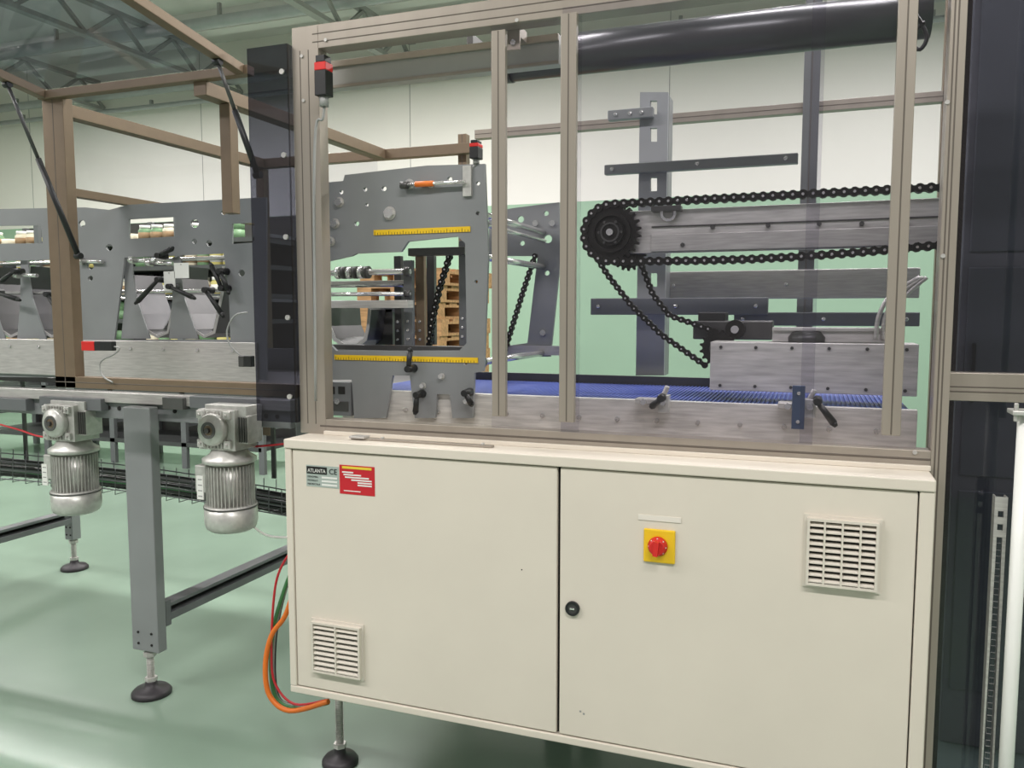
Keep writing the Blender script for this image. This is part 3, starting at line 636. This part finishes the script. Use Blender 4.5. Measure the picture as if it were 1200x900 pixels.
# ------------------------------------------------------------ belt conveyor
ZB=P(700,470,.32).z
oc=thing('belt_conveyor','stainless conveyor with blue modular belt','belt conveyor',(.9,.8,0))
m=M(); m.box(.02,gx1-.02,.345,.9,ZB-.012,ZB-.002,BLUE)
xx=.02; BR=mat('blue_belt_ridge',(78,96,168),.45)
while xx<gx1-.03: m.box(xx,xx+.005,.345,.9,ZB-.002,ZB+.0015,BR); xx+=.0125
m.obj('modular_belt',oc)
x1=gx1-.01
m=M(); m.box(.0,x1,.318,.33,Z1+.02,ZB+.004,LGREY); m.box(0,x1,.318,.343,ZB+.004,ZB+.008,LGREY); m.obj('side_rail',oc,.001)
bolts(oc,[(.12+k*.115,ZB-.05) for k in range(14)],.318,.005,.007,CHROME,10)
m=M(); m.box(.0,x1,.91,.925,Z1+.02,ZB+.03,DSTEEL); m.obj('side_rail',oc,.001)
m=M(); m.box(.02,x1-.02,.39,1.28,.42,Z1+.02,GREYD); m.obj('shading_machine_base',oc,.003)  # unseen supporting base, box carried low to darken the floor under the cabinet
for k in range(4):
    m=M(); xx=(.62,x1-.1)[k%2]; yy=(.75,1.2)[k//2]; m.box(xx-.04,xx+.04,yy-.04,yy+.04,0,.42,GREYD); m.obj('leg',oc)
for (px,py) in ((760,470),(928,475)):
    e=thing('clamp_bracket','small steel clamp bracket on the conveyor rail','clamp',tuple(P(px,py,.3)),'conveyor rail clamps')
    m=M(); p=P(px,py,.29); m.box(p.x-.035,p.x+.035,.27,.318,p.z-.008,p.z+.008,STEEL); m.cyl((p.x+.03,.28,p.z-.015),(p.x+.055,.28,p.z+.045),.007,STEEL); m.box(p.x+.03,p.x+.06,.27,.30,p.z-.03,p.z+.02,ALU); m.obj('bracket',e,.002)
    bolts(e,[(p.x-.01,p.z),(p.x+.045,p.z)],.27,.012,.009,CHROME,6)
lever((776,466),(762,478),.27); lever((958,470),(980,500),.27); lever((482,432),(480,408),YC-.02); lever((492,462),(486,486),YC-.02); lever((548,460),(553,476),YC-.02)
hs=thing('stainless_housing','brushed stainless steel housing bolted above the belt','machine housing',tuple(P(950,460,.45)))
m=M(); x0,x1_,z0,z1=m.pbox(832,402,1076,461,.45,.12,LGREY); m.obj('cover',hs,.002)
bolts(hs,[(x0+.03+k*(x1_-x0-.06)/5,z) for k in range(6) for z in (z0+.015,z1-.015)],.45,.005,.005,DSTEEL,6,'screw')
m=M(); p=P(945,400,.5); m.lathe((p.x,.51,z1-.005),[(.05,0),(.052,.02),(.04,.035),(.01,.04)],DSTEEL); m.obj('access_cap',hs)
m=M(); m.pbox(905,388,1040,401,.50,.05,LGREY); m.pbox(905,384,1040,388,.49,.06,LGREY); m.obj('mounting_rail',hs,.001)
m=M(); x0,x1_,z0,z1=m.pbox(928,452,943,503,.26,.008,mat('blue_painted_steel',(70,85,110),.4,.3)); m.cyl(((x0+x1_)/2,.26,z0+.02),((x0+x1_)/2,.255,z0+.02),.005,CHROME,8); m.cyl(((x0+x1_)/2,.26,z1-.02),((x0+x1_)/2,.255,z1-.02),.005,CHROME,8); single(m,'mounting_strap','blue painted steel strap on the conveyor side','bracket',None,.001)
# ------------------------------------------------------------ rear machinery
YR=1.0
tw=thing('slotted_tower','grey slotted steel tower with guide arms behind the chain arm','machine tower',tuple(P(766,440,YR)))
m=M(); o=L([(750,108),(783,108),(778,440),(745,440)],YR); hl=[L([(762,y),(770,y),(770,y+16),(762,y+16)],YR) for y in (118,150,208,320,352)]
m.plate(o,hl,YR,.02,mat('tower_grey',(160,162,164),.4,.1)); m.obj('slotted_plate',tw)
p=P(747,260,YR);q=P(781,260,YR); zlo=P(766,440,YR).z; zhi=P(766,112,YR).z
for xx in (p.x,q.x-.006): m=M(); m.box(xx,xx+.006,YR+.02,YR+.1,zlo,zhi,GREY); m.obj('flange',tw)
for (a,b,c_,e2,Y,mt) in ((708,186,935,198,.96,GREY),(712,127,765,139,.96,GREY),(692,349,900,369,.93,GREYD),(780,316,1078,350,1.1,STEEL),(860,366,1078,382,.95,GREYD)):
    m=M(); x0,x1_,z0,z1=m.pbox(a,b,c_,e2,Y,.03,mt)
    for xq in (x0+.03,(x0+x1_)/2,x1_-.04): m.cyl((xq,Y,(z0+z1)/2),(xq,Y-.008,(z0+z1)/2),.008,CHROME,6)
    m.obj('guide_arm',tw,.003)
rg=thing('rear_guard_frame','champagne aluminium frame on the rear of the machine','guard frame',(.9,1.35,0))
m=M(); z=(P(560,160,1.35).z+P(1078,112,1.35).z)/2
profh(m,p0r,1.9,1.35,1.39,z-.018,z+.02,BRONZE); m.obj('rail',rg,.002)
m=M(); a=P(937,250,1.3).x; b=P(956,250,1.3).x; profv(m,a,b,1.3,1.34,ZB,3.0,GREYD); m.obj('post',rg,.002)
m=M(); a=P(537,250,1.35).x; profv(m,a,a+.04,1.35,1.39,0,P(540,157,1.35).z,BRONZED); m.obj('post',rg,.002)
m=M(); profv(m,1.86,1.9,1.35,1.39,0,2.7,BRONZED); m.obj('post',rg,.002)
PG=mat('pale_grey_paint',(150,148,148),.5)
# overhead roller and beam
tr=thing('overhead_film_roller','large dark grey roller lying across the top of the machine','roller',tuple(P(800,40,.5)))
YO=.5; p=P(600,72,YO); zc=p.z; rr=.5*(P(600,46,YO).z-P(600,93,YO).z)
m=M(); m.cyl((p.x,YO,zc),(gx1,YO,zc),rr,mat('dark_grey_roller',(66,66,70),.28,.2),40); m.obj('drum',tr)
m=M(); m.cyl((p.x-.02,YO,zc),(p.x,YO,zc),rr*1.05,DSTEEL,36); m.cyl((p.x-.08,YO,zc),(p.x-.02,YO,zc),.02,CHROME); m.obj('end_cap',tr)
m=M(); m.box(p.x-.07,p.x-.05,.3,YO+.03,zc-.03,zc+.03,DSTEEL); m.obj('support_bracket',tr,.002)
m=M(); yb_=.26; zz1=P(490,60,yb_).z; zz0=P(490,93,yb_).z
xr_=P(655,60,yb_).x; xl_=P(360,90,yb_).x
m.box(xl_,xr_,yb_,yb_+.04,zz0,zz1,mat('beam_grey',(164,163,160),.4,.1)); m.box(xl_,xr_,yb_-.01,yb_,zz1-.02,zz1,BRONZE); m.box(xl_,xr_,yb_-.004,yb_,zz0,zz0+.01,BRONZE); single(m,'overhead_beam','pale grey steel beam across the top of the machine','beam',None,.002)
m=M(); p=P(606,45,.2); m.box(p.x-.012,p.x+.012,.18,.249,p.z,p.z+.03,BRONZE); m.box(p.x-.018,p.x+.018,.17,.18,p.z-.04,p.z+.05,BRONZE); m.cyl((p.x,.17,p.z-.02),(p.x,.164,p.z-.02),.008,CHROME,8); m.cyl((p.x,.17,p.z+.03),(p.x,.164,p.z+.03),.008,CHROME,8); single(m,'hanger_bracket','bronze hanger bracket below the top rail','bracket',None,.001)
for k in range(3):
    hose('curved_pipe','bent grey metal pipe near the housing',[P(1026+k*8,398,.48+.02*k),P(1030+k*8,370,.48),P(1045+k*9,345,.48),P(1078+k*4,325,.48)],.006,STEEL,'bent metal pipes','pipe')
def sensor(px,y0,y1,Y,w,cab):
    e=thing('safety_switch','red and black safety switch with grey cable','safety switch',tuple(P(px,y1,Y)),'red and black safety switches')
    p0=P(px,y0,Y); p1=P(px,y1,Y); h=p0.z-p1.z; x=p1.x; z=p1.z
    m=M(); m.box(x-w,x+w,Y-.02,Y+.02,z+h*.70,z+h*.86,RED); m.obj('head',e,.002)
    m=M(); m.box(x-w*.8,x+w*.8,Y-.018,Y+.018,z+h*.86,z+h,BLACK); m.box(x-w,x+w,Y-.02,Y+.02,z+h*.2,z+h*.70,BLACK); m.obj('body',e,.002)
    m=M(); m.cyl((x,Y,z),(x,Y,z+h*.2),w*.7,GREYC,12); m.obj('cable_gland',e)
    m=M(); m.tube([(x,Y,z)]+[P(a,b,Y) for a,b in cab],.004,GREYC); m.obj('cable',e)
sensor(380,66,125,YF-.03,.019,[(378,140),(370,150),(368,250),(370,470)])
sensor(558,165,192,YC,.014,[(552,200),(549,215)])
# ------------------------------------------------------------ right end guard
re=thing('end_guard_panel','dark smoked acrylic end guard panel with champagne rail','guard panel',(gx1b+.3,.2,0))
xr=gx1b+.002; 
m=M(); m.box(xr,xr+.5,.2,.206,.05,2.7,G_DARK); m.obj('acrylic_sheet',re)
za1=P(1150,437,.17).z; za0=P(1150,470,.17).z
m=M(); profh(m,xr,xr+.5,.16,.2,za0,za1,BRONZE); m.box(xr,xr+.5,.159,.162,za0+.02,za0+.024,GROOVE); m.obj('rail',re,.002)
m=M(); m.box(xr,xr+.02,.206,.24,.0,2.7,BRONZED); m.obj('post',re)
m=M(); a=P(1168,300,1.1).x; m.box(a-.1,a+.3,1.1,1.5,0,2.6,PG); m.box(a-.08,a+.28,1.09,1.1,.2,.9,GREY); m.box(a-.08,a+.28,1.09,1.1,.95,1.65,GREY); m.box(a-.08,a+.28,1.09,1.1,1.7,2.55,GREY); m.box(a-.06,a-.05,1.07,1.09,1.2,1.4,BLACK); single(m,'grey_machine_cabinet','tall grey machine cabinet behind the end guard','machine cabinet',None,.004)
pf=thing('perforated_strut','galvanised perforated steel strut standing beside the guard','steel strut',(P(1166,740,.08).x,.08,0))
Yp=.08; x0=P(1158,740,Yp).x; x1_=P(1173,740,Yp).x; z1=P(1166,582,Yp).z
hl=[]; zz2=.05
while zz2<z1-.04: hl.append([(x0+.007,zz2),(x1_-.007,zz2),(x1_-.007,zz2+.014),(x0+.007,zz2+.014)]); zz2+=.03
m=M(); m.plate([(x0,0),(x1_,0),(x1_,z1),(x0,z1)],hl,Yp,.003,STEEL); m.box(x0,x0+.003,Yp+.003,Yp+.03,0,z1,STEEL); m.box(x1_-.003,x1_,Yp+.003,Yp+.03,0,z1,STEEL); m.obj('slotted_channel',pf)
pp=thing('white_pipe','white painted vertical pipe held by a steel clamp','pipe',(P(1190,700,.03).x,.03,0))
xp=P(1190,700,.03).x; zp=P(1190,482,.03).z
m=M(); m.cyl((xp,.03,0),(xp,.03,zp),.015,WHITE,20); m.cyl((xp,.03,.0),(xp,.03,.012),.03,WHITE,20); m.cyl((xp+.015,.06,zp-.05),(xp+.015,.06,2.6),.008,WHITE,12); m.obj('tube',pp)
m=M(); m.box(xp-.03,xp+.03,.0,.06,zp-.006,zp+.004,ALU); m.cyl((xp-.022,.01,zp-.02),(xp-.022,.01,zp+.02),.005,STEEL,6); m.obj('clamp',pp,.002)
# ------------------------------------------------------------ background rack, goods, pallets
YK=4.2; rx0=P(-30,300,YK).x; rx1=P(300,300,YK).x
rk=thing('storage_rack','grey steel storage rack filled with packaging goods','storage rack',((rx0+rx1)/2,YK,0))
levels=[.25,.75,1.15,P(175,374,YK).z,P(175,345,YK).z,P(175,312,YK).z,P(175,282,YK).z]; n=5; zt=P(175,250,YK).z
for k in range(n):
    x=rx0+(rx1-rx0)*k/(n-1)
    m=M(); m.box(x-.03,x+.03,YK,YK+.04,0,zt,GREYD); m.box(x-.03,x+.03,YK+.6,YK+.64,0,zt,GREYD)
    for z in (.4,1.0,1.6,2.2): m.box(x-.01,x+.01,YK+.04,YK+.6,z,z+.03,GREYD)
    m.obj('upright',rk)
m=M(); m.box(rx0,rx1,YK+.645,YK+.655,.2,zt,DSTEEL); m.obj('back_panel',rk)
for z in levels:
    m=M(); m.box(rx0,rx1,YK,YK+.64,z-.04,z,mat('rack_shelf',(80,82,82),.5,.3)); m.obj('shelf',rk)
cl=[mat('roll_yellow',(196,186,112),.5),mat('roll_cream',(220,212,188),.5),mat('roll_green',(112,146,108),.5),mat('roll_dark',(60,62,66),.5)]
base=[]
for i,mt in enumerate(cl):
    m=M(); m.ring((0,0,0),(0,0,.085),.085,.04,mt,24); m.ring((0,0,.0),(0,0,.087),.04,.036,CARD,16)
    o=m.obj('tape_roll'); base.append(o.data); bpy.data.objects.remove(o)
jar=[]
for i,mt in enumerate(cl[:3]):
    m=M(); m.lathe((0,0,0),[(.055,0),(.062,.01),(.062,.11),(.045,.13)],mt,24); m.cyl((0,0,.13),(0,0,.16),.05,WHITE,24); m.ring((0,0,.03),(0,0,.09),.0628,.061,CARD if i else WHITE,24)
    o=m.obj('storage_jar'); jar.append(o.data); bpy.data.objects.remove(o)
def put(nm,me,lb,cat_,gr,x,y,z):
    o=bpy.data.objects.new(nm,me); C.objects.link(o); o.location=(x,y,z); o['label']=lb; o['category']=cat_; o['group']=gr
cn=('yellow','cream','green','black')
for z in levels[2:]:
    x=rx0+.2
    while x<rx1-.15:
        t=random.random()
        if t<.3:
            i=random.randrange(4)
            for s in range(random.choice((1,2))): put('tape_roll',base[i],cn[i]+' roll of packing tape on the rack','tape roll','tape rolls on the rack',x,YK+.15,z+s*.087)
            x+=.2
        elif t<.95:
            i=random.randrange(3); put('storage_jar',jar[i],cn[i]+' plastic jar with white lid on the rack','jar','jars on the rack',x,YK+.12,z); x+=.15
        else: x+=.2
YPl=4.3; xpl=P(438,350,YPl).x
m=M()
for k in range(5): m.box(0,.8,k*.24,k*.24+.16,.122,.144,WOOD)
for k in range(3):
    m.box(k*.33,k*.33+.14,0,1.12,.1,.122,WOOD); m.box(k*.33,k*.33+.14,0,1.12,0,.022,WOOD)
    for j in range(3): m.box(k*.33,k*.33+.14,j*.49,j*.49+.14,.022,.1,WOOD)
o=m.obj('wooden_pallet'); pal=o.data; bpy.data.objects.remove(o)
for k in range(13):
    put('wooden_pallet',pal,'light brown wooden pallet in a stack','pallet','stacked wooden pallets',xpl+.24+random.uniform(-.03,.03),YPl+.56,k*.1445)
sc=bpy.context.scene
sc.view_settings.view_transform='Standard'; sc.view_settings.look='None'; sc.view_settings.exposure=0
